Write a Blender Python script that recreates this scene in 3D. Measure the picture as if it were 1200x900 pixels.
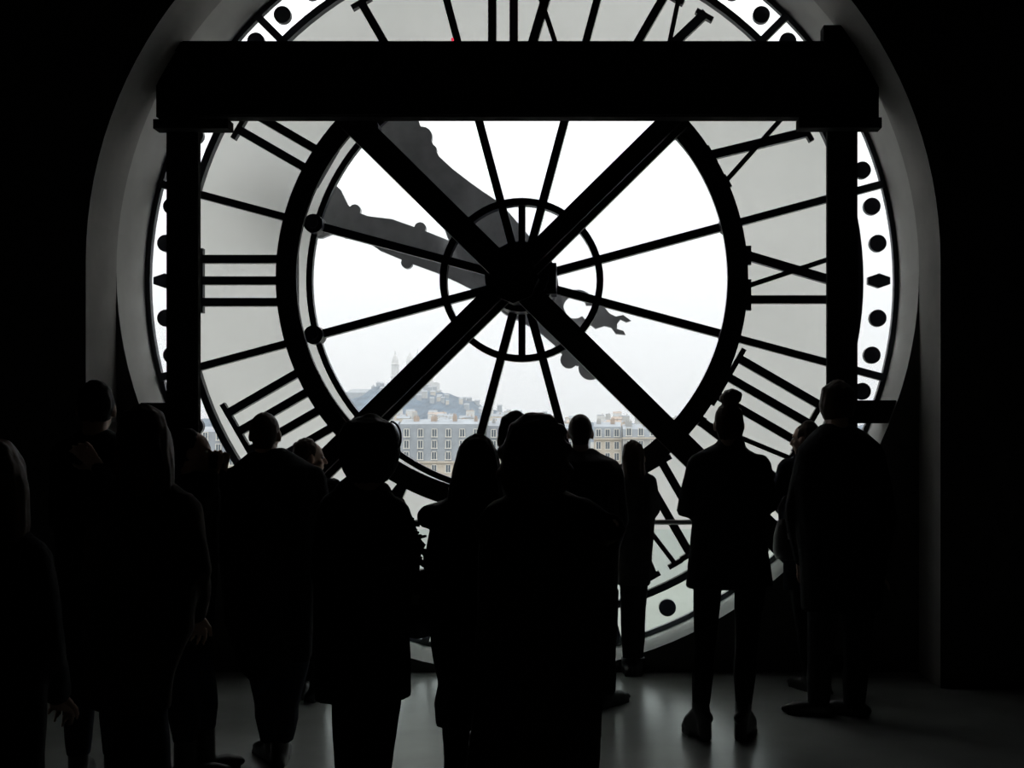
import bpy, bmesh, math, random
from mathutils import Vector, Matrix, noise
random.seed(11)
sc = bpy.context.scene
for o in list(bpy.data.objects):
    bpy.data.objects.remove(o)
C = sc.collection
PI = math.pi
R = math.radians

# ------------------------------------------------------------ camera, sky, exposure
F = 1250.0                 # focal length in pixels of a 1200x900 frame
PX, PY = 690.0, 505.0      # vanishing point of the room's depth axis
CX, CZ = 0.471, 1.60       # camera stands right of the dial's axis, at eye height
cam = bpy.data.cameras.new('camera')
cam.sensor_width = 36.0
cam.lens = F * 36.0 / 1200.0
cam.shift_x = -(PX - 600) / 1200.0
cam.shift_y = (PY - 450) / 1200.0
cam.clip_start, cam.clip_end = 0.05, 12000
camo = bpy.data.objects.new('camera', cam)
camo.location = (CX, 0, CZ)
camo.rotation_euler = (PI / 2, 0, 0)
C.objects.link(camo)
sc.camera = camo

w = bpy.data.worlds.new('overcast_sky')
sc.world = w
w.use_nodes = True
nt = w.node_tree
nt.nodes.clear()
out = nt.nodes.new('ShaderNodeOutputWorld')
bg = nt.nodes.new('ShaderNodeBackground')
tc = nt.nodes.new('ShaderNodeTexCoord')
sp = nt.nodes.new('ShaderNodeSeparateXYZ')
rp = nt.nodes.new('ShaderNodeValToRGB')
nz = nt.nodes.new('ShaderNodeTexNoise')
mx = nt.nodes.new('ShaderNodeMath')
nz.inputs['Scale'].default_value = 3.0
nz.inputs['Detail'].default_value = 3.0
mx.operation = 'MULTIPLY_ADD'
mx.inputs[1].default_value = 0.10
rp.color_ramp.elements[0].position = 0.0
rp.color_ramp.elements[0].color = (0.86, 0.89, 0.93, 1)
rp.color_ramp.elements[1].position = 0.45
rp.color_ramp.elements[1].color = (0.99, 0.995, 1.0, 1)
nt.links.new(tc.outputs['Generated'], sp.inputs[0])
nt.links.new(tc.outputs['Generated'], nz.inputs['Vector'])
nt.links.new(nz.outputs[0], mx.inputs[0])
nt.links.new(sp.outputs['Z'], mx.inputs[2])
nt.links.new(mx.outputs[0], rp.inputs[0])
nt.links.new(rp.outputs[0], bg.inputs['Color'])
# overcast luminance: the zenith is three times as bright as the horizon
cl = nt.nodes.new('ShaderNodeMath'); cl.operation = 'MAXIMUM'; cl.inputs[1].default_value = 0.0
ov = nt.nodes.new('ShaderNodeMath'); ov.operation = 'MULTIPLY_ADD'; ov.inputs[1].default_value = 2.2 * 1.0; ov.inputs[2].default_value = 1.0
nt.links.new(sp.outputs['Z'], cl.inputs[0])
nt.links.new(cl.outputs[0], ov.inputs[0])
nt.links.new(ov.outputs[0], bg.inputs['Strength'])
nt.links.new(bg.outputs[0], out.inputs[0])

sc.view_settings.view_transform = 'Standard'
sc.view_settings.look = 'None'
sc.view_settings.exposure = 0.0
sc.view_settings.gamma = 1.0
sc.view_settings.use_curve_mapping = False
try:
    sc.cycles.use_denoising = True
except Exception:
    pass


# ------------------------------------------------------------ materials
def mat(name, col, rough=0.6, metal=0.0, var=0.15, scale=8.0, spec=0.5, bump=0.0):
    m = bpy.data.materials.new(name)
    m.use_nodes = True
    n = m.node_tree
    b = n.nodes['Principled BSDF']
    b.inputs['Roughness'].default_value = rough
    b.inputs['Metallic'].default_value = metal
    b.inputs['Specular IOR Level'].default_value = spec
    t = n.nodes.new('ShaderNodeTexCoord')
    x = n.nodes.new('ShaderNodeTexNoise')
    x.inputs['Scale'].default_value = scale
    x.inputs['Detail'].default_value = 4
    r = n.nodes.new('ShaderNodeValToRGB')
    lo = tuple(c * (1 - var) for c in col)
    hi = tuple(min(1, c * (1 + var)) for c in col)
    r.color_ramp.elements[0].position, r.color_ramp.elements[1].position = 0.3, 0.7
    r.color_ramp.elements[0].color = (*lo, 1)
    r.color_ramp.elements[1].color = (*hi, 1)
    n.links.new(t.outputs['Object'], x.inputs['Vector'])
    n.links.new(x.outputs[0], r.inputs[0])
    n.links.new(r.outputs[0], b.inputs['Base Color'])
    if bump:
        bp = n.nodes.new('ShaderNodeBump')
        bp.inputs['Strength'].default_value = bump
        bp.inputs['Distance'].default_value = 0.01
        n.links.new(x.outputs[0], bp.inputs['Height'])
        n.links.new(bp.outputs[0], b.inputs['Normal'])
    return m


def glass_clear(name, tint, refl=0.04):
    m = bpy.data.materials.new(name)
    m.use_nodes = True
    n = m.node_tree
    n.nodes.clear()
    o = n.nodes.new('ShaderNodeOutputMaterial')
    t = n.nodes.new('ShaderNodeBsdfTransparent')
    t.inputs[0].default_value = (*tint, 1)
    g = n.nodes.new('ShaderNodeBsdfGlossy')
    g.inputs['Roughness'].default_value = 0.02
    mxs = n.nodes.new('ShaderNodeMixShader')
    fr = n.nodes.new('ShaderNodeLayerWeight')
    fr.inputs[0].default_value = 0.12
    mu = n.nodes.new('ShaderNodeMath')
    mu.operation = 'MULTIPLY_ADD'
    mu.inputs[1].default_value = 0.5
    mu.inputs[2].default_value = refl * 0.5
    n.links.new(fr.outputs['Fresnel'], mu.inputs[0])
    n.links.new(mu.outputs[0], mxs.inputs[0])
    n.links.new(t.outputs[0], mxs.inputs[1])
    n.links.new(g.outputs[0], mxs.inputs[2])
    n.links.new(mxs.outputs[0], o.inputs[0])
    return m


def glass_opal(name):
    m = bpy.data.materials.new(name)
    m.use_nodes = True
    n = m.node_tree
    n.nodes.clear()
    o = n.nodes.new('ShaderNodeOutputMaterial')
    t = n.nodes.new('ShaderNodeBsdfTranslucent')
    d = n.nodes.new('ShaderNodeBsdfDiffuse')
    d.inputs[0].default_value = (0.55, 0.56, 0.55, 1)
    x = n.nodes.new('ShaderNodeTexNoise')
    x.inputs['Scale'].default_value = 1.3
    r = n.nodes.new('ShaderNodeValToRGB')
    r.color_ramp.elements[0].color = (0.67, 0.68, 0.665, 1)
    r.color_ramp.elements[1].color = (0.77, 0.775, 0.76, 1)
    tcn = n.nodes.new('ShaderNodeTexCoord')
    n.links.new(tcn.outputs['Object'], x.inputs['Vector'])
    n.links.new(x.outputs[0], r.inputs[0])
    n.links.new(r.outputs[0], t.inputs[0])
    mxs = n.nodes.new('ShaderNodeMixShader')
    mxs.inputs[0].default_value = 0.12
    n.links.new(t.outputs[0], mxs.inputs[1])
    n.links.new(d.outputs[0], mxs.inputs[2])
    n.links.new(mxs.outputs[0], o.inputs[0])
    return m


M = {
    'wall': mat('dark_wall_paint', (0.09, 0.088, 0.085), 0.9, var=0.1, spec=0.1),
    'reveal': mat('grey_plaster', (0.44, 0.43, 0.41), 0.85, var=0.12, scale=3, spec=0.2, bump=0.1),
    'inner_reveal': mat('pale_plaster', (0.66, 0.655, 0.63), 0.85, var=0.08, scale=3, spec=0.2, bump=0.1),
    'floor': mat('grey_stone_floor', (0.38, 0.395, 0.375), 0.25, var=0.10, scale=2.5, spec=0.9),
    'ceil': mat('dark_ceiling', (0.03, 0.03, 0.03), 0.9, spec=0.1),
    'timber': mat('dark_timber', (0.018, 0.017, 0.017), 0.9, var=0.3, scale=5, spec=0.06),
    'iron': mat('black_painted_iron', (0.012, 0.012, 0.024), 0.45, var=0.2, spec=0.4),
    'brace': mat('dark_riveted_steel', (0.018, 0.017, 0.018), 0.55, var=0.25, spec=0.2),
    'steel': mat('brushed_steel', (0.35, 0.35, 0.35), 0.35, metal=1.0, var=0.1),
    'hand': mat('weathered_hand_metal', (0.50, 0.50, 0.51), 0.7, var=0.2, scale=6),
    'clear': glass_clear('clear_glass', (0.975, 0.985, 0.985)),
    'track': glass_clear('clear_track_glass', (0.965, 0.975, 0.975)),
    'railglass': glass_clear('green_tinted_glass', (0.93, 0.975, 0.96)),
    'opal': glass_opal('opal_glass'),
    'skin': mat('skin', (0.42, 0.27, 0.20), 0.55, var=0.06, spec=0.3),
    'eye': mat('eye_white', (0.6, 0.58, 0.55), 0.2, var=0.03),
    'ground': mat('city_ground', (0.22, 0.22, 0.20), 0.9, scale=0.02),
    'hill': mat('haze_blue_foliage', (0.045, 0.075, 0.11), 0.9, var=0.5, scale=0.03, spec=0.1),  # blue of the distant haze is mixed into the foliage colour
    'slate': mat('slate_roof', (0.27, 0.295, 0.32), 0.7, var=0.12, scale=0.3),
    'zinc': mat('zinc_roof', (0.24, 0.26, 0.285), 0.6, var=0.15, scale=0.2),
    'stone': mat('cream_stone', (0.48, 0.43, 0.36), 0.85, var=0.12, scale=0.2),
    'stoneg': mat('grey_stone', (0.36, 0.36, 0.35), 0.85, var=0.12, scale=0.2),
    'white': mat('white_stone', (0.52, 0.52, 0.51), 0.85, var=0.06, scale=0.1),
    'brick': mat('brick_chimney', (0.36, 0.29, 0.24), 0.9, var=0.2, scale=1),
    'pane': mat('window_pane', (0.07, 0.09, 0.11), 0.15, var=0.1),
    'winframe': mat('white_window_frame', (0.65, 0.63, 0.58), 0.7, var=0.05),
}


# ------------------------------------------------------------ mesh helpers
class MB:
    def __init__(self):
        self.v, self.f, self.mi = [], [], []

    def face(self, idx, m=0):
        self.f.append(idx)
        self.mi.append(m)

    def box(self, lo, hi, mtx=None, m=0):
        k = len(self.v)
        for z in (lo[2], hi[2]):
            for x, y in ((lo[0], lo[1]), (hi[0], lo[1]), (hi[0], hi[1]), (lo[0], hi[1])):
                p = Vector((x, y, z))
                self.v.append(mtx @ p if mtx else p)
        for q in ((3, 2, 1, 0), (4, 5, 6, 7), (0, 1, 5, 4), (1, 2, 6, 5), (2, 3, 7, 6), (3, 0, 4, 7)):
            self.face([k + i for i in q], m)

    def sector(self, c, r0, r1, a0, a1, y0, y1, n, m=0):
        """ring sector in the XZ plane, angles from +Z turning to +X, thickness y0..y1"""
        full = abs(a1 - a0) > 2 * PI - 1e-4
        k = len(self.v)
        cnt = n if full else n + 1
        for i in range(cnt):
            a = a0 + (a1 - a0) * i / n
            s, co = math.sin(a), math.cos(a)
            for r, y in ((r0, y0), (r1, y0), (r1, y1), (r0, y1)):
                self.v.append(Vector((c[0] + r * s, y, c[1] + r * co)))
        for i in range(n):
            A = k + 4 * i
            B = k + 4 * ((i + 1) % cnt)
            for j in range(4):
                l = (j + 1) % 4
                self.face([A + j, A + l, B + l, B + j], m)
        if not full:
            self.face([k, k + 3, k + 2, k + 1], m)
            e = k + 4 * n
            self.face([e, e + 1, e + 2, e + 3], m)

    def disc(self, c, r, y0, y1, n=20, m=0, rx=None):
        k = len(self.v)
        for y in (y0, y1):
            for i in range(n):
                a = 2 * PI * i / n
                self.v.append(Vector((c[0] + (rx or r) * math.sin(a), y, c[1] + r * math.cos(a))))
        self.face([k + i for i in range(n)], m)
        self.face([k + n + i for i in reversed(range(n))], m)
        for i in range(n):
            j = (i + 1) % n
            self.face([k + i, k + n + i, k + n + j, k + j], m)

    def prism(self, pts, y0, y1, m=0):
        """outline in XZ extruded along Y"""
        n = len(pts)
        k = len(self.v)
        for y in (y0, y1):
            for p in pts:
                self.v.append(Vector((p[0], y, p[1])))
        self.face([k + i for i in range(n)], m)
        self.face([k + n + i for i in reversed(range(n))], m)
        for i in range(n):
            j = (i + 1) % n
            self.face([k + i, k + n + i, k + n + j, k + j], m)

    def stroke(self, p0, p1, wid, y0, y1, m=0):
        p0, p1 = Vector(p0), Vector(p1)
        d = (p1 - p0).normalized()
        n = Vector((-d.y, d.x)) * wid / 2
        self.prism([p0 - n, p1 - n, p1 + n, p0 + n], y0, y1, m)

    def tube(self, pts, rad, side=(1, 0, 0), n=14, m=0, round_caps=False):
        pts = [Vector(p) for p in pts]
        rad = [(r, r) if not isinstance(r, (tuple, list)) else r for r in rad]
        if round_caps:
            for e in (0, -1):
                q = pts[1] if e == 0 else pts[-2]
                t = (pts[e] - q).normalized()
                a, b = rad[e]
                h = min(a, b)
                ins = [(pts[e] + t * h * .7, (a * .71, b * .71)), (pts[e] + t * h, (a * .2, b * .2))]
                if e == 0:
                    for p_, r_ in ins:
                        pts.insert(0, p_); rad.insert(0, r_)
                else:
                    for p_, r_ in ins:
                        pts.append(p_); rad.append(r_)
        k = len(self.v)
        L = len(pts)
        S = Vector(side)
        for i, p in enumerate(pts):
            t = (pts[min(i + 1, L - 1)] - pts[max(i - 1, 0)]).normalized()
            s = S - t * S.dot(t)
            if s.length < 1e-3:
                s = Vector((0, 1, 0)) - t * t.y
            s.normalize()
            u = t.cross(s)
            a, b = rad[i]
            for j in range(n):
                g = 2 * PI * j / n
                self.v.append(p + s * (a * math.cos(g)) + u * (b * math.sin(g)))
        for i in range(L - 1):
            for j in range(n):
                l = (j + 1) % n
                A = k + i * n
                self.face([A + j, A + l, A + n + l, A + n + j], m)
        self.face([k + j for j in reversed(range(n))], m)
        e = k + (L - 1) * n
        self.face([e + j for j in range(n)], m)

    def ell(self, c, r, mtx=None, nu=14, nv=9, m=0):
        c = Vector(c)
        k = len(self.v)
        def P(x, y, z):
            p = Vector((x * r[0], y * r[1], z * r[2]))
            return c + (mtx @ p if mtx else p)
        self.v.append(P(0, 0, -1))
        for i in range(1, nv):
            t = -PI / 2 + PI * i / nv
            for j in range(nu):
                g = 2 * PI * j / nu
                self.v.append(P(math.cos(t) * math.cos(g), math.cos(t) * math.sin(g), math.sin(t)))
        self.v.append(P(0, 0, 1))
        top = len(self.v) - 1
        for j in range(nu):
            l = (j + 1) % nu
            self.face([k, k + 1 + l, k + 1 + j], m)
            e = k + 1 + (nv - 2) * nu
            self.face([top, e + j, e + l], m)
        for i in range(nv - 2):
            A = k + 1 + i * nu
            for j in range(nu):
                l = (j + 1) % nu
                self.face([A + j, A + l, A + nu + l, A + nu + j], m)

    def mesh(self, name, mats, off=(0, 0, 0)):
        me = bpy.data.meshes.new(name)
        o = Vector(off)
        me.from_pydata([tuple(v - o) for v in self.v], [], self.f)
        if not isinstance(mats, (list, tuple)):
            mats = [mats]
        for m_ in mats:
            me.materials.append(M[m_] if isinstance(m_, str) else m_)
        if len(mats) > 1:
            me.polygons.foreach_set('material_index', self.mi)
        bm = bmesh.new()
        bm.from_mesh(me)
        bmesh.ops.recalc_face_normals(bm, faces=bm.faces)
        bm.to_mesh(me)
        bm.free()
        me.update()
        return me

    def build(self, name, mats, parent=None, loc=None, smooth=False):
        """ONE mesh object. With a parent the coordinates are taken as world minus the parent's location."""
        off = parent_world(parent) if parent else Vector((0, 0, 0))
        if loc is not None:
            off = Vector(loc)
        me = self.mesh(name, mats, off)
        if smooth:
            me.polygons.foreach_set('use_smooth', [True] * len(me.polygons))
        o = bpy.data.objects.new(name, me)
        C.objects.link(o)
        if parent:
            o.parent = parent
        elif loc is not None:
            o.location = loc
        return o


def parent_world(p):
    v = Vector((0, 0, 0))
    while p:
        v += p.location
        p = p.parent
    return v


def tag(o, label=None, cat=None, group=None, kind=None):
    if label: o['label'] = label
    if cat: o['category'] = cat
    if group: o['group'] = group
    if kind: o['kind'] = kind
    return o


def empty(name, loc, label=None, cat=None, group=None):
    o = bpy.data.objects.new(name, None)
    o.empty_display_size = 0.1
    o.location = loc
    C.objects.link(o)
    return tag(o, label, cat, group)


def struct(name, mb, m, label=None, parent=None):
    o = mb.build(name, m, parent)
    o['kind'] = 'structure'
    if label: o['label'] = label
    return o


def W(px, py, d):
    """a point measured in the photograph, at distance d from the camera"""
    return Vector((CX + (px - PX) * d / F, d, CZ + (PY - py) * d / F))


# ------------------------------------------------------------ the room
G = 7.55                    # plane of the dial
ZC = 2.657                  # height of the dial's centre
RD = 2.66                   # radius of the opening
WF, WM, WB = 6.64, 7.07, 7.60   # front face of the wall, step in the reveal, outer face
S = G / F                   # metres per photo pixel in the dial plane

m = MB(); m.box((-6, -4, -0.2), (6, WB, 0)); struct('floor', m, 'floor', 'grey stone floor with a dull sheen')
m = MB(); m.box((-6, -4, 6.4), (6, WB, 6.6)); struct('ceiling', m, 'ceil', 'dark ceiling')
m = MB(); m.box((-6.2, -4, 0), (-6, WB, 6.4)); struct('wall_left', m, 'wall', 'dark side wall')
m = MB(); m.box((6, -4, 0), (6.2, WB, 6.4)); struct('wall_right', m, 'wall', 'dark side wall')
m = MB(); m.box((-6, -4.2, 0), (6, -4, 6.4)); struct('wall_back', m, 'wall', 'dark wall behind')


def holed_wall(y0, y1, outline, x0, x1, z0, z1, open_bottom):
    """wall slab with an opening; outline goes from bottom left over the top to bottom right"""
    mb = MB()
    for cx in (x0, x1):                 # outline points facing the slab's corners keep it square
        for cz in (z0, z1):
            dx, dz = cx, cz - ZC
            if open_bottom and dz < 0:
                t = RD / abs(dx)
            else:
                t = RD / math.hypot(dx, dz)
            outline = outline + [(dx * t, ZC + dz * t)]
    outline = sorted(outline, key=lambda p: math.atan2(p[0], p[1] - ZC))
    n = len(outline)
    for y in (y0, y1):
        for p in outline:
            mb.v.append(Vector((p[0], y, p[1])))
        for p in outline:   # matching point on the outer rectangle
            dx, dz = p[0], p[1] - ZC
            t = 1e9
            if dx > 1e-6: t = min(t, x1 / dx)
            if dx < -1e-6: t = min(t, x0 / dx)
            if dz > 1e-6: t = min(t, (z1 - ZC) / dz)
            if dz < -1e-6: t = min(t, (z0 - ZC) / dz)
            mb.v.append(Vector((dx * t, y, ZC + dz * t)))
    rng = range(n - 1) if open_bottom else range(n)
    for i in rng:
        j = (i + 1) % n
        a, b, c, d = i, j, n + j, n + i
        q = 2 * n
        mb.face([a, b, c, d], 0)
        mb.face([q + d, q + c, q + b, q + a], 0)
        mb.face([a, q + a, q + b, b], 1)
        mb.face([d, c, q + c, q + d], 0)
    return mb


arch = [(-RD, 0.0)] + [(-RD, ZC * k / 8) for k in range(1, 8)]
arch += [(-RD * math.cos(PI * k / 64), ZC + RD * math.sin(PI * k / 64)) for k in range(65)]
arch += [(RD, ZC * (8 - k) / 8) for k in range(1, 8)] + [(RD, 0.0)]
struct('wall_front', holed_wall(WF, WM, arch, -6, 6, 0, 6.4, True), ['wall', 'reveal'], 'dark wall with a tall arched recess around the clock')
circ = [(RD * math.sin(2 * PI * k / 128), ZC + RD * math.cos(2 * PI * k / 128)) for k in range(128)]
struct('wall_outer', holed_wall(WM, WB, circ, -6, 6, -0.2, 6.4, False), ['wall', 'inner_reveal'], 'wall with a round opening that holds the clock')

# ------------------------------------------------------------ the clock dial
CC = (0.0, ZC)
clock = empty('tower_clock', (0, G, ZC), 'huge see-through clock dial with black roman numerals seen from behind', 'clock')
yd0, yd1 = G - 0.07, G - 0.012


def ring(name, r0, r1, y0, y1, material, n=128, parent=clock, c=CC):
    mb = MB()
    mb.sector(c, r0, r1, 0, 2 * PI, y0, y1, n)
    o = mb.build(name, material, parent)
    return o


ring('outer_rim', 434.5 * S, RD - 0.002, G - 0.03, G + 0.012, 'iron')
ring('track_ring', 389 * S, 397 * S, yd0, yd1, 'iron')
ring('centre_ring', 244 * S, 251 * S, yd0 + 0.015, yd1, 'iron')
ring('hub_ring', 87 * S, 95 * S, yd0 - 0.02, yd1, 'iron', 64)
for k in range(12):
    a = R(15 + 30 * k)
    s, co = math.sin(a), math.cos(a)
    mb = MB()
    mb.stroke((20 * S * s, ZC + 20 * S * co), (252 * S * s, ZC + 252 * S * co), 9.5 * S, yd0, yd1)
    mb.stroke((252 * S * s, ZC + 252 * S * co), (436 * S * s, ZC + 436 * S * co), 8.5 * S, yd0 + .01, yd1)
    mb.build('spoke', 'iron', clock)
    mb = MB()
    mb.disc((248 * S * s, ZC + 248 * S * co), 11 * S, yd0 - 0.06, yd1 + .001, 18)
    mb.disc((248 * S * s, ZC + 248 * S * co), 6 * S, yd0 - 0.085, yd0 - .05, 12)
    mb.build('spoke_boss', 'iron', clock)
    # panes of the sector that follows this spoke
    a2 = R(15 + 30 * (k + 1))
    mb = MB(); mb.sector(CC, 0.05, 247 * S, a, a2, G - .006, G + .006, 12)
    mb.build('clear_pane', 'clear', clock)
    mb = MB(); mb.sector(CC, 247.2 * S, 392 * S, a, a2, G - .006, G + .006, 14)
    mb.build('opal_pane', 'opal', clock)
    mb = MB(); mb.sector(CC, 392.2 * S, 437 * S, a, a2, G - .006, G + .006, 14)
    mb.build('track_pane', 'track', clock)
for k in range(2):
    a = R(180 * k)
    s, co = math.sin(a), math.cos(a)
    mb = MB(); mb.stroke((30 * S * s, ZC + 30 * S * co), (89 * S * s, ZC + 89 * S * co), 8 * S, yd0 + .02, yd1)
    mb.build('hub_stay', 'brace', clock)
for k in range(60):
    a = R(6 * k)
    s, co = math.sin(a), math.cos(a)
    mb = MB()
    if k % 5:
        mb.disc((417 * S * s, ZC + 417 * S * co), 10 * S, yd0 + .02, yd1, 20)
        mb.build('minute_dot', 'iron', clock)
    else:
        t = Vector((co, -s)); n_ = Vector((s, co))
        c_ = n_ * 416 * S + Vector((0, ZC))
        mb.prism([c_ + (n_ * u + t * v) * S for u, v in ((-13, -4), (-13, 4), (0, 8.5), (13, 4), (13, -4), (0, -8.5))], yd0 + .02, yd1)
        mb.build('hour_diamond', 'iron', clock)

RN = ['XII', 'I', 'II', 'III', 'IIII', 'V', 'VI', 'VII', 'VIII', 'IX', 'X', 'XI']
ADV = {'I': 25.0, 'V': 46.0, 'X': 44.0}
V0, V1 = 262.0, 377.0
for h, txt in enumerate(RN):
    th = R(30 * h)
    er = Vector((-math.sin(th), math.cos(th)))       # outward, mirrored: the room sees the dial's back
    et = Vector((-math.cos(th), -math.sin(th)))

    def T(u, v):
        return Vector((0, ZC)) + (er * v + et * u) * S
    mb = MB()
    u = -sum(ADV[c] for c in txt) / 2
    y0, y1 = yd0 + .01, yd1
    for c in txt:
        a = ADV[c]
        mid = u + a / 2
        if c == 'I':
            mb.stroke(T(mid, V0), T(mid, V1), 9.5 * S, y0, y1)
            sb = [(mid - 12.6, mid + 12.6)] * 2
        elif c == 'V':
            mb.stroke(T(mid - 15, V1), T(mid, V0), 11 * S, y0, y1)
            mb.stroke(T(mid + 15, V1), T(mid, V0), 5.5 * S, y0, y1 - .004)
            sb = [(mid - 6, mid + 6), None]
            for q in (-15, 15):
                mb.stroke(T(mid + q - 9, V1 - 2), T(mid + q + 9, V1 - 2), 5.5 * S, y0 + .002, y1 - .002)
        else:
            mb.stroke(T(mid - 17, V1), T(mid + 17, V0), 10.5 * S, y0, y1)
            mb.stroke(T(mid + 19, V1), T(mid - 19, V0), 5.5 * S, y0, y1 - .004)
            sb = [None, None]
            for q, v in ((17, V0 + 2), (-17, V1 - 3), (-19, V0 + 2), (19, V1 - 3)):
                e = 11 if abs(q) == 17 else 8
                mb.stroke(T(mid + q - e, v), T(mid + q + e, v), 6 * S, y0 + .002, y1 - .002)
        for b_, v in zip(sb, (V0 + 2, V1 - 3)):
            if b_:
                mb.stroke(T(b_[0], v), T(b_[1], v), 6 * S, y0 + .002, y1 - .002)
        u += a
    mb.build('numeral', 'iron', clock)['label'] = 'roman numeral ' + txt + ' seen mirrored from inside'

# ---- hands, outside the glass
SH = 7.80 / F


def hand(name, deg, halves, extra, y0, y1):
    a = R(deg)
    ax = Vector((-math.sin(a), math.cos(a)))
    lt = Vector((math.cos(a), math.sin(a)))

    def T(v, u):
        return Vector((0, ZC)) + (ax * v + lt * u) * SH
    mb = MB()
    mb.prism([T(v, hw) for v, hw in halves] + [T(v, -hw) for v, hw in reversed(halves)], y0, y1)
    o = mb.build(name, 'hand', clock)
    mb = MB()
    extra(mb, T, y0 - .004, y1 + .004)
    mb.build('hand_ornament', 'hand', o)
    return o


def hour_extra(mb, T, y0, y1):
    mb.disc(T(-123, 2), 14 * SH, y0, y1, 20)
    mb.disc(T(-100, 12), 11 * SH, y0, y1, 16)
    mb.disc(T(-100, -12), 10 * SH, y0, y1, 16)
    mb.disc(T(212, 14), 11.5 * SH, y0, y1, 16)
    mb.disc(T(212, -14), 11.5 * SH, y0, y1, 16)
    mb.disc(T(193, 13), 6 * SH, y0, y1, 12)
    mb.disc(T(193, -13), 6 * SH, y0, y1, 12)
    mb.disc(T(0, 0), 40 * SH, y0 - .03, y1 + .02, 28)


hand('hour_hand', 38.0, [(-112, 9), (-95, 14), (-75, 15), (-50, 20), (-20, 34), (0, 38), (40, 41), (80, 39), (100, 36), (118, 30), (135, 25),
                         (160, 18.5), (182, 15), (205, 20), (225, 20), (250, 30), (275, 34), (300, 22), (325, 2)], hour_extra, 7.80, 7.84)


def minute_extra(mb, T, y0, y1):
    ring_ = [T(-66 + 22 * math.cos(R(t)), 22 * math.sin(R(t))) for t in range(-150, 151, 15)]
    ring_ += [T(-63 + 13.5 * math.cos(R(t)), 13.5 * math.sin(R(t))) for t in range(150, -151, -15)]
    mb.prism(ring_, y0, y1)
    mb.prism([T(-82, 11), T(-95, 13), T(-104, 8), T(-112, 7), T(-120, 12), T(-131, 9), T(-127, 5.5), T(-119, 6), T(-117, 0),
              T(-119, -6), T(-127, -5.5), T(-131, -9), T(-120, -12), T(-112, -7), T(-104, -8), T(-95, -15), T(-82, -11)], y0, y1)
    for q in (1, -1):
        mb.disc(T(142, 22 * q), 7 * SH, y0, y1, 12)
        mb.disc(T(222, 14 * q), 7 * SH, y0, y1, 12)
        mb.disc(T(40, 28 * q), 8 * SH, y0, y1, 12)
    mb.disc(T(0, 0), 30 * SH, y0 - .02, y1 + .03, 24)


hand('minute_hand', 69.0, [(-46, 9), (-20, 20), (0, 28), (40, 26), (80, 22), (106, 20.5), (140, 21), (177, 20), (205, 13), (222, 13),
                           (232, 17), (247, 31), (275, 40), (310, 36), (340, 22), (375, 3)], minute_extra, 7.90, 7.94)
# the arbor that carries the hands and the motion work behind the dial
mb = MB()
mb.disc((0, ZC), 40 * S, 7.30, G + .03, 32)
mb.disc((0, ZC), 33 * S, 7.22, 7.31, 28)
mb.disc((0, ZC), 9 * S, 7.2, 7.98, 16)
mb.build('motion_work', 'iron', clock)
mb = MB()
g0, g1 = W(622, 345, 7.3), W(652, 309, 7.3)
mb.box((g0.x, 7.26, g0.z), (g1.x, 7.45, g1.z))
mb.box((g0.x + .02, 7.245, g0.z + .03), (g1.x - .04, 7.262, g1.z - .05))
mb.build('gear_box', 'iron', clock)

# ------------------------------------------------------------ the support frame in front of the dial
frame = empty('support_frame', (0, 7.15, 0), 'dark post and beam frame with crossed braces and a heavy ring before the dial', 'frame')
B0, B1 = 7.00, 7.10
z0, z1 = W(0, 142, B1).z, W(0, 48, B0).z
mb = MB()
xl, xr = W(183, 0, B0).x, W(1030, 0, B0).x
mb.box((xl, B0, z0), (xr, B1, z1))
mb.box((xl + .05, B0 - .015, z1 - .07), (xr - .05, B0, z1 - .01))
mb.box((xl + .05, B0 - .015, z0 + .01), (xr - .05, B0, z0 + .07))
mb.build('cross_beam', 'timber', frame)
for a_, b_ in ((W(180, 151, B0), W(268, 140, B0)), (W(936, 150, B0), W(1033, 138, B0)), (W(965, 48, B0), W(1000, 30, B0))):
    mb = MB(); mb.box((a_.x, B0 - .01, a_.z), (b_.x, B1 - .005, b_.z))
    mb.build('end_bracket', 'timber', frame)
for a_, b_ in ((195, 232), (970, 1005)):
    mb = MB()
    x0, x1 = W(a_, 0, 7.08).x, W(b_, 0, 7.08).x
    mb.box((x0, 7.08, 0), (x1, 7.13, z0))
    mb.box((x0 - .03, 7.065, 0), (x1 + .03, 7.145, .12))
    mb.build('post', 'timber', frame)
for a_, b_ in ((W(150, 497, 7.1), W(200, 472, 7.1)), (W(985, 496, 7.1), W(1052, 469, 7.1))):
    mb = MB(); mb.box((a_.x, 7.1, a_.z), (b_.x, 7.24, b_.z))
    mb.build('side_strut', 'timber', frame)
RC = (-0.051, 2.640)
SR = 7.24 / F
mb = MB()
mb.sector(RC, 253 * SR, 277 * SR, 0, 2 * PI, 7.24, 7.275, 128)
mb.sector(RC, 257 * SR, 273 * SR, 0, 2 * PI, 7.225, 7.241, 128)
mb.build('heavy_ring', 'brace', frame)
bc = W(602, 327, 7.16)
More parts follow.
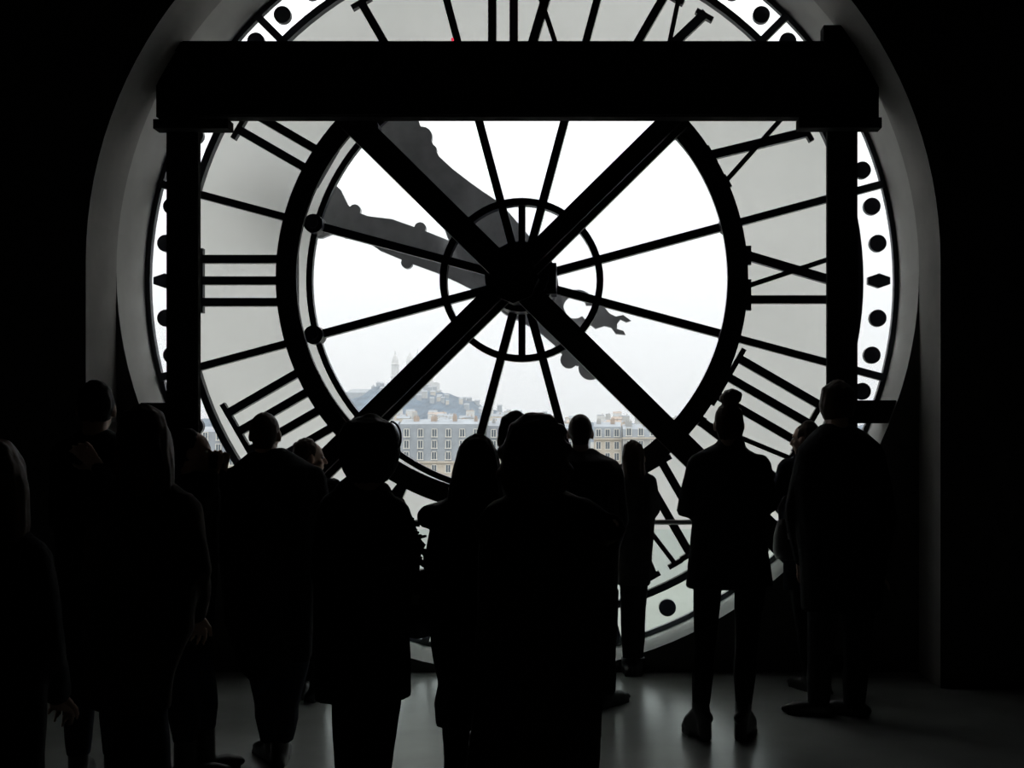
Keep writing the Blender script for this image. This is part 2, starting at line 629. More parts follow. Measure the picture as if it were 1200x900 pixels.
for sgn in (1, -1):
    up = Vector((sgn, 0.985)).normalized()
    lt = Vector((up.y, -up.x)) if sgn > 0 else Vector((-up.y, up.x))
    lt = Vector((up.y, -up.x))
    if lt.x < 0: lt = -lt
    c0 = Vector((bc.x, bc.z))
    t_up = (z0 - c0.y) / up.y + 0.06
    t_dn = min((c0.y - 0.05) / up.y, (2.10 + c0.x * sgn) / abs(up.x))
    mb = MB()
    o1 = lt * (-0.025)
    mb.stroke(c0 + o1 - up * t_dn, c0 + o1 + up * t_up, 0.125, 7.13, 7.23)
    mb.build('brace', 'brace', frame)
    mb = MB()
    o2 = lt * (0.0655 if sgn > 0 else 0.059)  # on one brace a slit beside the flange lets sky show through
    mb.stroke(c0 + o2 - up * t_dn, c0 + o2 + up * t_up, 0.045, 7.15, 7.20)
    mb.build('brace_flange', 'brace', frame)['label'] = 'slim flange along the brace'
mb = MB(); mb.disc((bc.x, bc.z), 0.17, 7.10, 7.24, 8)
mb.build('cross_plate', 'brace', frame)
# small red pilot light on top of the beam
mb = MB(); q = W(530, 45.5, 7.0); mb.disc((q.x, q.z), 0.009, 7.005, 7.02, 10); mb.box((q.x - .006, 7.008, z1 - .002), (q.x + .006, 7.018, q.z - .006))
red = bpy.data.materials.new('red_lamp'); red.use_nodes = True
bb = red.node_tree.nodes['Principled BSDF']
bb.inputs['Base Color'].default_value = (0.5, 0.02, 0.03, 1)
bb.inputs['Emission Color'].default_value = (1, 0.05, 0.1, 1)
bb.inputs['Emission Strength'].default_value = 0.8
M['red'] = red
tag(mb.build('pilot_light', 'red', None, loc=(q.x, 7.0, z1)), 'tiny red pilot light on top of the cross beam', 'light')

# ------------------------------------------------------------ railing before the glass
YR = 7.43
rail = empty('railing', (0, YR, 0), 'waist high railing of green tinted glass with a steel handrail before the dial', 'railing')
zr = W(0, 612, YR).z
mb = MB(); mb.tube([(-2.08, YR, zr), (2.02, YR, zr)], [.018, .018], side=(0, 1, 0), n=12, round_caps=True)
mb.build('handrail', 'steel', rail, smooth=True)
for x in (-2.0, -1.0, 0.02, 1.92):
    mb = MB(); mb.box((x - .02, YR - .012, 0), (x + .02, YR + .012, zr - .01)); mb.box((x - .05, YR - .04, 0), (x + .05, YR + .04, .015))
    mb.build('baluster', 'steel', rail)
for x0, x1 in ((-1.95, -1.05), (-.95, -.03), (.07, 1.87)):
    mb = MB(); mb.box((x0, YR - .005, .09), (x1, YR + .005, zr - .05))
    mb.build('glass_panel', 'railglass', rail)
mb = MB(); mb.box((-1.9, 7.485, 0), (1.9, 7.515, .02))
tag(mb.build('trim_1', 'iron'), 'black threshold strip along the foot of the dial', kind='structure')

# ------------------------------------------------------------ people
def fabric(name, col, rough=0.9):
    return mat(name, col, rough, var=0.25, scale=30, spec=0.15, bump=0.3)


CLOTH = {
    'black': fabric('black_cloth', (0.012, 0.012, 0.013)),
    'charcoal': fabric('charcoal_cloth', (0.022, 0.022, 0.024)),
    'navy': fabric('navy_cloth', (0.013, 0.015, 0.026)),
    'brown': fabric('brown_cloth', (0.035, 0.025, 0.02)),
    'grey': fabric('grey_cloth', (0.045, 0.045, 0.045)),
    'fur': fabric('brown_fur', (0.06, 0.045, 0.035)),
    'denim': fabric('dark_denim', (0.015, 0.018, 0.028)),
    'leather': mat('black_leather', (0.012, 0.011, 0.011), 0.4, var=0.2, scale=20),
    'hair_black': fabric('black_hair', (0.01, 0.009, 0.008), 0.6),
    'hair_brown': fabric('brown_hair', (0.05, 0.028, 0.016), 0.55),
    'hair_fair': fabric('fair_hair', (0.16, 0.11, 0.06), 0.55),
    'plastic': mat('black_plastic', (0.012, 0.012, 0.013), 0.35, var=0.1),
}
M.update(CLOTH)
PENDING = []


def remesh(mb, name, material, parent, voxel, smooth=3, wrinkle=0.0, wscale=6.0):
    """fuse the overlapping closed shapes of mb into ONE continuous surface"""
    off = parent_world(parent)
    me = mb.mesh(name, material, off)
    o = bpy.data.objects.new(name, me)
    C.objects.link(o)
    r = o.modifiers.new('fuse', 'REMESH')
    r.mode = 'VOXEL'
    r.voxel_size = voxel
    r.adaptivity = 0.0
    sm = o.modifiers.new('soft', 'SMOOTH')
    sm.iterations = smooth
    sm.factor = 0.5
    o.parent = parent
    PENDING.append((o, material, wrinkle, wscale, off))
    return o


def settle():
    """evaluate all pending surfaces in one pass and keep the fused meshes"""
    d = bpy.context.evaluated_depsgraph_get()
    for o, material, wrinkle, wscale, off in PENDING:
        old = o.data
        me2 = bpy.data.meshes.new_from_object(o.evaluated_get(d))
        o.modifiers.clear()
        o.data = me2
        bpy.data.meshes.remove(old)
        if not me2.materials:
            me2.materials.append(M[material])
        if wrinkle:
            hair_ = o.name.startswith('hair')
            nv = len(me2.vertices)
            co = [0.0] * (3 * nv)
            no = [0.0] * (3 * nv)
            me2.vertices.foreach_get('co', co)
            me2.vertices.foreach_get('normal', no)
            for i in range(0, 3 * nv, 3):
                x, y, z = co[i:i + 3]
                if hair_:
                    k = noise.noise(Vector((x * 55, y * 55, z * 7)) + off)
                    k += .6 * noise.noise(Vector((x * 18, y * 18, z * 9)) + off)
                else:
                    k = noise.noise(Vector((x * wscale, y * wscale, z * wscale * .55)) + off * 3.1)
                    k += .5 * noise.noise(Vector((x * wscale * 2.6, y * wscale * 2.6, z * wscale * 1.7)) + off)
                k *= wrinkle
                co[i] += no[i] * k
                co[i + 1] += no[i + 1] * k
                co[i + 2] += no[i + 2] * k
            me2.vertices.foreach_set('co', co)
            me2.update()
        me2.polygons.foreach_set('use_smooth', [True] * len(me2.polygons))
    PENDING.clear()


def hand_shape(mb, wrist, direction, palm_n, s):
    d = direction.normalized()
    n = (palm_n - d * palm_n.dot(d)).normalized()
    l = d.cross(n)
    mb.tube([wrist - d * .02 * s, wrist + d * .03 * s, wrist + d * .085 * s], [(.026 * s, .02 * s), (.036 * s, .016 * s), (.041 * s, .015 * s)], side=l, n=10, round_caps=True)
    for i, (off, ln) in enumerate(((-.034, .062), (-.0115, .074), (.0115, .069), (.034, .052))):
        b = wrist + d * .082 * s + l * off * s
        dd = (d + l * off * 2.2).normalized()
        p1 = b + dd * ln * .45 * s
        p2 = p1 + (dd * .8 + n * .55).normalized() * ln * .33 * s
        p3 = p2 + (dd * .45 + n * .9).normalized() * ln * .28 * s
        mb.tube([b, p1, p2, p3], [.0088 * s, .0084 * s, .0078 * s, .0066 * s], side=l, n=8, round_caps=True)
    b = wrist + d * .028 * s - l * .030 * s
    p1 = b + (d * .6 - l * .8 + n * .25).normalized() * .036 * s
    p2 = p1 + (d * .9 - l * .25 + n * .35).normalized() * .032 * s
    mb.tube([b, p1, p2], [.012 * s, .0105 * s, .008 * s], side=n, n=8, round_caps=True)


def person(label, d, head, coat, arms, legs, hair=None, hair_mat='hair_black', coat_mat='black', leg_mat='black', coat_name='coat',
           yaw=0.0, heels=0.0, toes=None, collar=None, ry=0.62, bald=False, group=None, extra_hair=None, shoe_mat='leather', hip=None,
           wrinkle=0.006, hair_depth=0.95, lean=0.0):
    """every number is measured in photo pixels at the distance d; forward offsets are metres.
    head = (cx, top of skull, chin)   coat = rows (py, left, right[, dy])   arms = [(shoulder, elbow, wrist), ...]
    legs = [((hip), (knee), (ankle), (w_hip, w_knee, w_ankle)), ...]"""
    k = d / F
    cx, htop, chin = head
    root = empty('person', (W(cx, 0, d).x, d, 0), label, 'person', group)

    def P(px, py, dy=0.0):
        v = W(px, py, d)
        v.y = d + dy
        return v
    fw = Vector((math.sin(R(yaw)), math.cos(R(yaw)), 0))
    rt = Vector((math.cos(R(yaw)), -math.sin(R(yaw)), 0))
    mtx = Matrix((rt, fw, Vector((0, 0, 1)))).transposed()
    hh = (chin - htop) * k                      # skull height
    s = hh / 0.225
    hc = P(cx, (htop + chin) / 2, lean)
    # ---- clothed torso
    mb = MB()
    pts, rad = [], []
    for row in coat:
        py, a, b = row[:3]
        dy = row[3] if len(row) > 3 else 0.0
        hw = (b - a) / 2 * k
        pts.append(P((a + b) / 2, py, dy))
        rad.append((hw, max(min(hw * ry, .17), min(.045, hw))))
    mb.tube(pts, rad, n=22)
    for arm in arms:
        (sh, el, wr) = arm[:3]
        w3 = arm[3] if len(arm) > 3 else (.06, .052, .04)
        a, b, c = P(*sh), P(*el), P(*wr)
        mb.tube([a, a.lerp(b, .5), b, b.lerp(c, .5), c], [w3[0], (w3[0] + w3[1]) / 2, w3[1], (w3[1] + w3[2]) / 2, w3[2]], n=14, round_caps=True)
    if collar:
        for c_ in collar:
            (a, b, py0, py1) = c_
            hw = (b - a) / 2 * k
            mb.tube([P((a + b) / 2, py0), P((a + b) / 2, py1)], [(hw, hw * .85), (hw, hw * .85)], n=18, round_caps=True)
    remesh(mb, coat_name, coat_mat, root, 0.012, 3, wrinkle)
    # ---- trousers or stockings
    zh = None
    mb = MB()
    for hp, kn, an, ws in legs:
        a, b, c = P(*hp), P(*kn), P(*an)
        mb.tube([a, a.lerp(b, .5), b, b.lerp(c, .35), c], [ws[0] * k / 2, (ws[0] * .55 + ws[1] * .45) * k / 2, ws[1] * k / 2, ws[1] * k / 2 * 1.02, ws[2] * k / 2], n=14)
    if len(legs) == 2:
        a, b = P(*legs[0][0]), P(*legs[1][0])
        mid = (a + b) / 2
        hw = abs(b.x - a.x) / 2 + (legs[0][3][0] + legs[1][3][0]) * k / 4
        mb.tube([mid - Vector((0, 0, .02)), mid + Vector((0, 0, .10)), mid + Vector((0, 0, .2))], [(hw * .85, min(.1, hw * .5)), (hw * .86, min(.11, hw * .52)), (hw * .7, min(.09, hw * .45))], n=16)
    remesh(mb, 'trousers', leg_mat, root, 0.012, 3, wrinkle * .8)
    # ---- shoes
    for i, (hp, kn, an, ws) in enumerate(legs):
        a = P(*an)
        ty = R(toes[i] if toes else yaw)
        f2 = Vector((math.sin(ty), math.cos(ty), 0))
        s2 = Vector((math.cos(ty), -math.sin(ty), 0))
        mb = MB()
        hz = heels
        g = Vector((a.x, a.y, 0))
        top = max(a.z + .04, .11 + hz)
        mb.tube([Vector((a.x, a.y, top)), g + Vector((0, 0, .075 + hz)), g - f2 * .02 + Vector((0, 0, .04 + hz))], [(.046, .052), (.045, .055), (.040, .055)], side=s2, n=12)
        q = .80 if hz else 1.0
        mb.tube([g - f2 * .065 + Vector((0, 0, .035 + hz)), g + f2 * .02 * q + Vector((0, 0, .042 + hz * .8)), g + f2 * .12 * q + Vector((0, 0, .038 + hz * .25)), g + f2 * .185 * q + Vector((0, 0, .026))],
                [(.034, .035), (.038, .044 + hz * .25), (.045, .038 + hz * .1), (.03, .024)], side=s2, n=12, round_caps=True)
        sm_ = Matrix.Translation(g) @ Matrix((s2, f2, Vector((0, 0, 1)))).transposed().to_4x4()
        if hz:
            mb.tube([g - f2 * .03 + Vector((0, 0, hz + .03)), g - f2 * .05], [(.038, .05), (.033, .036)], side=s2, n=10)
            mb.tube([g - f2 * .02 + Vector((0, 0, .055)), g + f2 * .09 + Vector((0, 0, .03))], [(.03, .05), (.036, .03)], side=s2, n=10)
        else:
            mb.box((-.036, -.085, 0.0), (.036, .06, .02), sm_)
        mb.box((-.040, .05 * q, 0.0), (.040, .17 * q, .018), sm_)
        remesh(mb, 'shoe', shoe_mat, root, 0.009, 2)
    # ---- body: one continuous figure under the clothes
    mb = MB()
    mb.ell(hc + Vector((0, 0, .018 * s)) - fw * .008 * s, (.074 * s, .095 * s, .095 * s), mtx, 18, 12)
    mb.ell(hc - Vector((0, 0, .045 * s)) + fw * .022 * s, (.057 * s, .068 * s, .066 * s), mtx, 16, 10)
    mb.ell(hc - Vector((0, 0, .098 * s)) + fw * .062 * s, (.022 * s, .018 * s, .016 * s), mtx)
    mb.tube([hc + fw * .085 * s + Vector((0, 0, .012 * s)), hc + fw * .108 * s - Vector((0, 0, .032 * s))], [(.009 * s, .01 * s), (.015 * s, .013 * s)], side=rt, n=8, round_caps=True)
    for q in (-1, 1):
        mb.ell(hc + rt * .077 * s * q - fw * .005 * s - Vector((0, 0, .012 * s)), (.010 * s, .020 * s, .032 * s), mtx)
        mb.ell(hc + rt * .030 * s * q + fw * .076 * s + Vector((0, 0, .022 * s)), (.024 * s, .012 * s, .008 * s), mtx)
        mb.ell(hc + rt * .042 * s * q + fw * .060 * s - Vector((0, 0, .028 * s)), (.020 * s, .018 * s, .018 * s), mtx)
    mb.ell(hc + fw * .084 * s - Vector((0, 0, .060 * s)), (.023 * s, .010 * s, .006 * s), mtx)
    mb.ell(hc + fw * .082 * s - Vector((0, 0, .071 * s)), (.020 * s, .010 * s, .007 * s), mtx)
    zt = coat[0][0]
    neck0 = P((coat[1][1] + coat[1][2]) / 2, coat[1][0] + 6)
    mb.tube([hc - Vector((0, 0, .05 * s)) - fw * .015 * s, hc.lerp(neck0, .6) - fw * .02 * s, neck0, neck0 - Vector((0, 0, .08))],
            [.052 * s, .052 * s, (.07 * s, .058 * s), (.1 * s, .07 * s)], n=14)
    lp, lr = [], []
    zhip = P(*legs[0][0]).z if legs else 0.8
    for p_, r_ in zip(pts, rad):
        if p_.z > zhip + .03:
            lp.append(p_); lr.append((max(r_[0] - .04, r_[0] * .55), max(r_[1] - .03, r_[1] * .55)))
    if len(lp) > 1:
        mb.tube(lp, lr, n=18)
    for arm in arms:
        (sh, el, wr) = arm[:3]
        a, b, c = P(*sh), P(*el), P(*wr)
        mb.tube([a, b, c], [.042 * s, .036 * s, .026 * s], n=12, round_caps=True)
        hand_shape(mb, c, (c - b), Vector((0, 0, 1)).cross(c - b) if abs((c - b).z) < .1 else Vector((0, -1 if len(arm) < 5 else arm[4], .1)), s)
    for hp, kn, an, ws in legs:
        a, b, c = P(*hp), P(*kn), P(*an)
        mb.tube([a, b, c], [ws[0] * k / 2 * .78, ws[1] * k / 2 * .75, ws[2] * k / 2 * .7], n=12, round_caps=True)
        ti = R(toes[legs.index((hp, kn, an, ws))] if toes else yaw)
        f2 = Vector((math.sin(ti), math.cos(ti), 0))
        g = Vector((c.x, c.y, 0))
        mb.tube([c, g - f2 * .02 + Vector((0, 0, .055 + heels)), g + f2 * .1 + Vector((0, 0, .036 + heels * .2)), g + f2 * .16 + Vector((0, 0, .03))],
                [.03, (.028, .03), (.03, .02), (.02, .013)], side=Vector((f2.y, -f2.x, 0)), n=10, round_caps=True)
    if legs:
        a = (P(*legs[0][0]) + P(*legs[-1][0])) / 2
        cw = min((r_[1] - r_[0]) for r_ in [(q_[1], q_[2]) for q_ in coat[-3:]]) * k / 2
        pw = min(.11, cw * .6, (abs(P(*legs[0][0]).x - P(*legs[-1][0]).x) / 2 + legs[0][3][0] * k / 2) * .66)
        a = a + Vector((0, 0, .05))
        pq = min(1, pw / .12)
        mb.tube([a - Vector((0, 0, .05)), a + Vector((0, 0, .15)), a + Vector((0, 0, .3))], [(pw, .08 * pq), (pw * 1.05, .09 * pq), (pw * .9, .08 * pq)], n=14, round_caps=True)
    body = remesh(mb, 'body', 'skin', root, 0.008, 2)
    for q in (-1, 1):
        mb = MB(); mb.ell(hc + rt * .031 * s * q + fw * .0745 * s + Vector((0, 0, .004 * s)), (.013 * s, .010 * s, .009 * s), mtx, 10, 6)
        mb.build('eye', 'eye', root, smooth=True)
    # ---- hair
    mb = MB()
    if bald:
        mb.tube([hc - fw * .012 * s + Vector((0, 0, .045 * s)), hc - fw * .02 * s - Vector((0, 0, .04 * s))],
                [(.0765 * s, .096 * s), (.066 * s, .080 * s)], side=rt, n=18, round_caps=False)
        # closely cropped: a thin cap that leaves the brow free
        remesh_cap = MB()
        remesh_cap.ell(hc + Vector((0, 0, .02 * s)) - fw * .016 * s, (.0765 * s, .092 * s, .098 * s), mtx, 18, 12)
        remesh_cap.tube([hc - fw * .045 * s + Vector((0, 0, .02 * s)), hc - fw * .04 * s - Vector((0, 0, .075 * s))], [(.066 * s, .055 * s), (.05 * s, .04 * s)], side=rt, n=14)
        remesh(remesh_cap, 'hair', hair_mat, root, 0.008, 2)
    else:
        if hair:
            pts, rad = [], []
            for row in hair:
                py, a, b = row[:3]
                dy = row[3] if len(row) > 3 else -.02
                hw = (b - a) / 2 * k
                p_ = P((a + b) / 2, py, lean)
                p_ += fw * dy
                pts.append(p_)
                rad.append((hw, hw * hair_depth))
            pts.insert(0, pts[0] + Vector((0, 0, rad[0][0] * .35)))
            rad.insert(0, (rad[0][0] * .45, rad[0][1] * .45))
            mb.tube(pts, rad, n=18)
        mb.ell(hc + Vector((0, 0, .022 * s)) - fw * .020 * s, (.080 * s, .092 * s, .098 * s), mtx, 18, 12)
        if extra_hair:
            for (px, py, rpx, dy) in extra_hair:
                mb.ell(P(px, py, lean + dy), (rpx * k, rpx * k, rpx * k * .85))
        remesh(mb, 'hair', hair_mat, root, 0.009, 2, 0.006, 28)
    return root, P, k


# woman with the bun and heeled boots, arms folded in front of her
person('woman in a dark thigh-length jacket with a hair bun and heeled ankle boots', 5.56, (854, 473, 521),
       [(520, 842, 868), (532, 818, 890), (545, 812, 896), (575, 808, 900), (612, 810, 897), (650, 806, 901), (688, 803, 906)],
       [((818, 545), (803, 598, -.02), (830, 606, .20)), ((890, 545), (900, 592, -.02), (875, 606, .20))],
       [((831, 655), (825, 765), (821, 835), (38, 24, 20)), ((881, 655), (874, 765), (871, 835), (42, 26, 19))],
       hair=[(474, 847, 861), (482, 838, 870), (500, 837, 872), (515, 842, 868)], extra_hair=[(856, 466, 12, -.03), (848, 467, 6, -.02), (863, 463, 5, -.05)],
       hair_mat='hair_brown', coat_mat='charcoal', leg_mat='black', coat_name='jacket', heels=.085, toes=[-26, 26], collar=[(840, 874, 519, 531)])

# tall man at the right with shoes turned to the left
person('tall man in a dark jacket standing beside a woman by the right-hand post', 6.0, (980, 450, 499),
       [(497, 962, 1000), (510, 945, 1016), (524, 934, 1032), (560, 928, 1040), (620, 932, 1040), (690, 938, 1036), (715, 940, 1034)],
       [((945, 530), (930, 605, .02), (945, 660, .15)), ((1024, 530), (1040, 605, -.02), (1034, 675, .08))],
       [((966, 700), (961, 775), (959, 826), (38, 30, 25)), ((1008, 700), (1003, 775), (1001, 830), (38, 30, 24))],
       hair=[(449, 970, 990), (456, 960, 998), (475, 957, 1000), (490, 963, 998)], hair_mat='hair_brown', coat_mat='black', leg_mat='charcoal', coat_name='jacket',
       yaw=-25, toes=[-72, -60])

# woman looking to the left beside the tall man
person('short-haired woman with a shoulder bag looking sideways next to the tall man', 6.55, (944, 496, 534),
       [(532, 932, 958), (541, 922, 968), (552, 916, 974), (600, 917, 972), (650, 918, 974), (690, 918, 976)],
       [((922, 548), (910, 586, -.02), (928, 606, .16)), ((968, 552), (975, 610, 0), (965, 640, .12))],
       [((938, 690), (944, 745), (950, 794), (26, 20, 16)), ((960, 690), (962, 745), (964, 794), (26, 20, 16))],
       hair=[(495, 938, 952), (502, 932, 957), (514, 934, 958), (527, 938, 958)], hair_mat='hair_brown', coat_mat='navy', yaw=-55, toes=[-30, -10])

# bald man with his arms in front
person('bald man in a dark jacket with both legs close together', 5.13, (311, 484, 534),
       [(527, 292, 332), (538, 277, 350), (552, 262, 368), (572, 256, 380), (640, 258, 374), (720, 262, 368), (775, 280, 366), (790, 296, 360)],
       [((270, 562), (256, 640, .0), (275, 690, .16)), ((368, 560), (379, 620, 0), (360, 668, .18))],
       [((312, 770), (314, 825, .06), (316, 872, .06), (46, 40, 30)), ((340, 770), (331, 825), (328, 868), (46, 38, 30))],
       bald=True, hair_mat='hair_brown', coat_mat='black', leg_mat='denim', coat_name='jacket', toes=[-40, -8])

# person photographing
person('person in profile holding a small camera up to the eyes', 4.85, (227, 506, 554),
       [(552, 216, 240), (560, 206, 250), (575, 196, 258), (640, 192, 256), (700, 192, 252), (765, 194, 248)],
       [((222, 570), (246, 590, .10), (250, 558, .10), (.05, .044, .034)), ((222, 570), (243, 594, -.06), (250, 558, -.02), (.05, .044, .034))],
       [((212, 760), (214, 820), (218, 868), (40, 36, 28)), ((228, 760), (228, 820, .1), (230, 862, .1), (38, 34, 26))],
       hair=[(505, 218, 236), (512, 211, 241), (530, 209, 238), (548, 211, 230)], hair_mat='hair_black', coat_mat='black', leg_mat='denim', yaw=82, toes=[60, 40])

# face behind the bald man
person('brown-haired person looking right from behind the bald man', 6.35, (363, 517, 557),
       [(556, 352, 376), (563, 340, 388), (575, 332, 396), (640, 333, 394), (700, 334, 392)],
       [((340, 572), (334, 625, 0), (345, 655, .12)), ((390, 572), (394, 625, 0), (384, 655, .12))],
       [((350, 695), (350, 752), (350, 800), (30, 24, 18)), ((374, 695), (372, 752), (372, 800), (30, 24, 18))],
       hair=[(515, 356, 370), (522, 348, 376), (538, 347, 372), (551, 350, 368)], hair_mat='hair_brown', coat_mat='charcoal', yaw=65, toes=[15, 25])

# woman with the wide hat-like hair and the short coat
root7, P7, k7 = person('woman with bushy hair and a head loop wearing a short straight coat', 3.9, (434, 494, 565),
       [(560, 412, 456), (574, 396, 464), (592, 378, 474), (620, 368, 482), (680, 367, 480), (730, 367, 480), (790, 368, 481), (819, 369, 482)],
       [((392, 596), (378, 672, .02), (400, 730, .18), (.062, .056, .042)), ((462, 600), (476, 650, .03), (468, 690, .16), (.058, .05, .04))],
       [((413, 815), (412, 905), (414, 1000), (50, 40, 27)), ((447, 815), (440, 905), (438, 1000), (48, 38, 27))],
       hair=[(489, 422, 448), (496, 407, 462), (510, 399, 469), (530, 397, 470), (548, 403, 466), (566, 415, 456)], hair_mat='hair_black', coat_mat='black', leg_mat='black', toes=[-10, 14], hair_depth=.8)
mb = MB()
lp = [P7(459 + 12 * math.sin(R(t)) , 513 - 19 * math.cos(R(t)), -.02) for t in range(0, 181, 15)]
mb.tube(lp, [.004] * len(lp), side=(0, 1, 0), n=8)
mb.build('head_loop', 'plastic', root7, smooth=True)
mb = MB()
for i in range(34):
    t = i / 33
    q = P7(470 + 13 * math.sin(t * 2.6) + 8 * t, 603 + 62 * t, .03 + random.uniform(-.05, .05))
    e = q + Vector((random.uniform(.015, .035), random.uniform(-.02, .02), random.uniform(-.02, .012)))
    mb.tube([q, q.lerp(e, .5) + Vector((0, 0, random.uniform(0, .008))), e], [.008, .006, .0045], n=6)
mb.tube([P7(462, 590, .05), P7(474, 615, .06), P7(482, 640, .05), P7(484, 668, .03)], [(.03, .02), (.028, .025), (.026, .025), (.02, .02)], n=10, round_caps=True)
mb.build('fringed_scarf', 'black', root7)

# long-haired woman with one elbow out
person('woman with long straight hair lifting her left elbow, in a ragged-hemmed coat', 4.25, (559, 512, 578),
       [(574, 542, 580), (590, 520, 596), (610, 506, 606), (645, 499, 606), (690, 501, 604), (755, 503, 602), (800, 513, 600), (826, 509, 598), (850, 511, 596)],
       [((528, 606), (499, 607, .05), (518, 600, .24), (.055, .050, .036)), ((590, 606), (606, 680, 0), (590, 720, .18))],
       [((535, 840), (534, 890), (535, 950), (34, 27, 22)), ((575, 840), (575, 890), (575, 950), (34, 30, 24))],
       hair=[(510, 552, 566), (516, 544, 576), (528, 538, 583), (548, 533, 587), (570, 527, 592), (592, 523, 596), (615, 526, 596)],
       hair_mat='hair_black', coat_mat='black', leg_mat='black', toes=[-6, 8])

# head showing over the front woman's hair
person('dark-haired person whose round head rises behind the curly-haired woman', 4.8, (604, 486, 542),
       [(540, 590, 620), (552, 572, 638), (566, 562, 648), (640, 562, 648), (720, 564, 646), (760, 566, 644)],
       [((572, 565), (562, 640, 0), (575, 690, .14)), ((638, 565), (648, 640, 0), (636, 690, .14))],
       [((588, 750), (588, 830), (588, 890), (38, 30, 24)), ((624, 750), (624, 830), (624, 890), (38, 30, 24))],
       hair=[(484, 596, 612), (490, 588, 620), (506, 585, 623), (525, 588, 620)], hair_mat='hair_black', coat_mat='navy')

# big curly-haired woman nearest the room
person('curly-haired woman in a long bulky coat with both elbows out', 3.5, (627, 498, 575),
       [(570, 604, 652), (585, 580, 676), (604, 566, 698), (640, 560, 712), (700, 558, 716), (770, 556, 716), (830, 553, 706), (900, 546, 702), (960, 548, 700)],
       [((592, 606), (573, 618, -.06), (606, 624, .22), (.066, .056, .042)), ((680, 604), (716, 616, -.05), (676, 634, .22), (.066, .054, .042))],
       [((598, 940), (598, 1000), (598, 1045), (52, 40, 30)), ((652, 940), (652, 1000), (652, 1045), (52, 40, 30))],
       hair=[(490, 612, 648), (500, 598, 658), (520, 590, 664), (545, 587, 667), (566, 589, 666), (585, 596, 660)],
       extra_hair=[(606, 503, 10, -.02), (618, 494, 11, -.04), (640, 494, 11, -.03), (655, 506, 11, -.02), (662, 526, 10, -.02), (662, 550, 11, -.02), (592, 530, 10, -.02), (590, 556, 10, -.02), (628, 545, 22, -.055)],
       hair_mat='hair_brown', coat_mat='brown', leg_mat='black', wrinkle=.009)

# second bald man
person('bald man in a black coat standing before the view to the right of the hub', 6.19, (680, 486, 528),
       [(524, 666, 696), (532, 655, 706), (540, 638, 724), (556, 633, 728), (620, 634, 728), (690, 638, 724), (740, 640, 724)],
       [((645, 552), (635, 615, 0), (650, 655, .15)), ((718, 552), (727, 610, 0), (716, 655, .15))],
       [((662, 690), (664, 775), (666, 812), (40, 28, 22)), ((706, 690), (708, 775), (711, 814), (40, 26, 20))],
       bald=True, hair_mat='hair_brown', coat_mat='black', leg_mat='black', toes=[-20, 40])

# small woman at the railing
person('small long-haired woman in a pale-flecked coat leaning at the railing', 7.03, (743, 519, 554),
       [(552, 732, 754), (558, 726, 762), (566, 720, 768), (590, 719, 769), (625, 722, 767), (660, 722, 764), (686, 722, 762)],
       [((726, 566), (720, 598, .02), (730, 612, .14), (.045, .04, .03)), ((762, 564), (768, 598, .02), (758, 614, .12), (.045, .04, .03))],
       [((735, 660), (735, 730), (736, 777), (20, 15, 12)), ((751, 660), (749, 730), (748, 777), (20, 15, 12))],
       hair=[(517, 737, 747), (521, 731, 752), (535, 728, 755), (550, 729, 756), (562, 731, 757)], hair_mat='hair_brown', coat_mat='grey', leg_mat='black', toes=[-8, 10])

# left group: the woman with long hair and the tall man by the jamb, the cropped woman
person('woman with long loose hair in a thick furry coat next to the photographing person', 3.7, (171, 482, 556),
       [(552, 148, 196), (568, 128, 212), (590, 116, 224), (630, 104, 232), (680, 96, 232), (730, 96, 228), (780, 98, 206), (830, 100, 200)],
       [((132, 596), (114, 680, .0), (134, 740, .18), (.066, .058, .044)), ((212, 596), (226, 670, .02), (208, 730, .18), (.066, .058, .044))],
       [((140, 820), (146, 900), (150, 1010), (48, 44, 28)), ((174, 820), (178, 890), (186, 1010), (44, 40, 28))],
       hair=[(476, 160, 182), (484, 149, 193), (505, 142, 200), (530, 140, 204), (555, 142, 206), (580, 146, 206)], hair_mat='hair_brown', coat_mat='brown', leg_mat='denim', wrinkle=.012)
person('tall dark-clothed man at the left jamb with a hand raised to his chin', 4.9, (113, 450, 508),
       [(503, 96, 128), (515, 78, 146), (530, 68, 158), (600, 64, 160), (680, 66, 158), (740, 68, 156)],
       [((76, 530), (66, 610, .02), (86, 660, .16)), ((150, 530), (158, 590, -.06), (130, 548, -.12), (.05, .046, .034))],
       [((92, 730), (92, 810), (92, 885), (42, 34, 26)), ((134, 730), (134, 810), (134, 885), (42, 34, 26))],
       hair=[(449, 103, 123), (456, 95, 131), (475, 93, 133), (492, 97, 129)], hair_mat='hair_black', coat_mat='black', leg_mat='denim', yaw=-12)
person('person with shoulder-length hair cut off by the edge of the picture', 3.0, (-10, 520, 612),
       [(606, -38, 20), (625, -60, 38), (650, -72, 48), (720, -74, 54), (800, -72, 54), (900, -70, 52), (960, -68, 50)],
       [((-52, 655), (-70, 770, 0), (-45, 840, .18), (.066, .058, .044)), ((34, 655), (52, 760, 0), (30, 830, .18), (.062, .054, .044))],
       [((-38, 940), (-36, 1020), (-36, 1135), (58, 46, 34)), ((20, 940), (18, 1020), (18, 1135), (58, 46, 34))],
       hair=[(514, -22, 4), (522, -36, 18), (545, -46, 30), (580, -50, 35), (615, -48, 36), (640, -42, 30)], hair_mat='hair_brown', coat_mat='charcoal', leg_mat='denim')


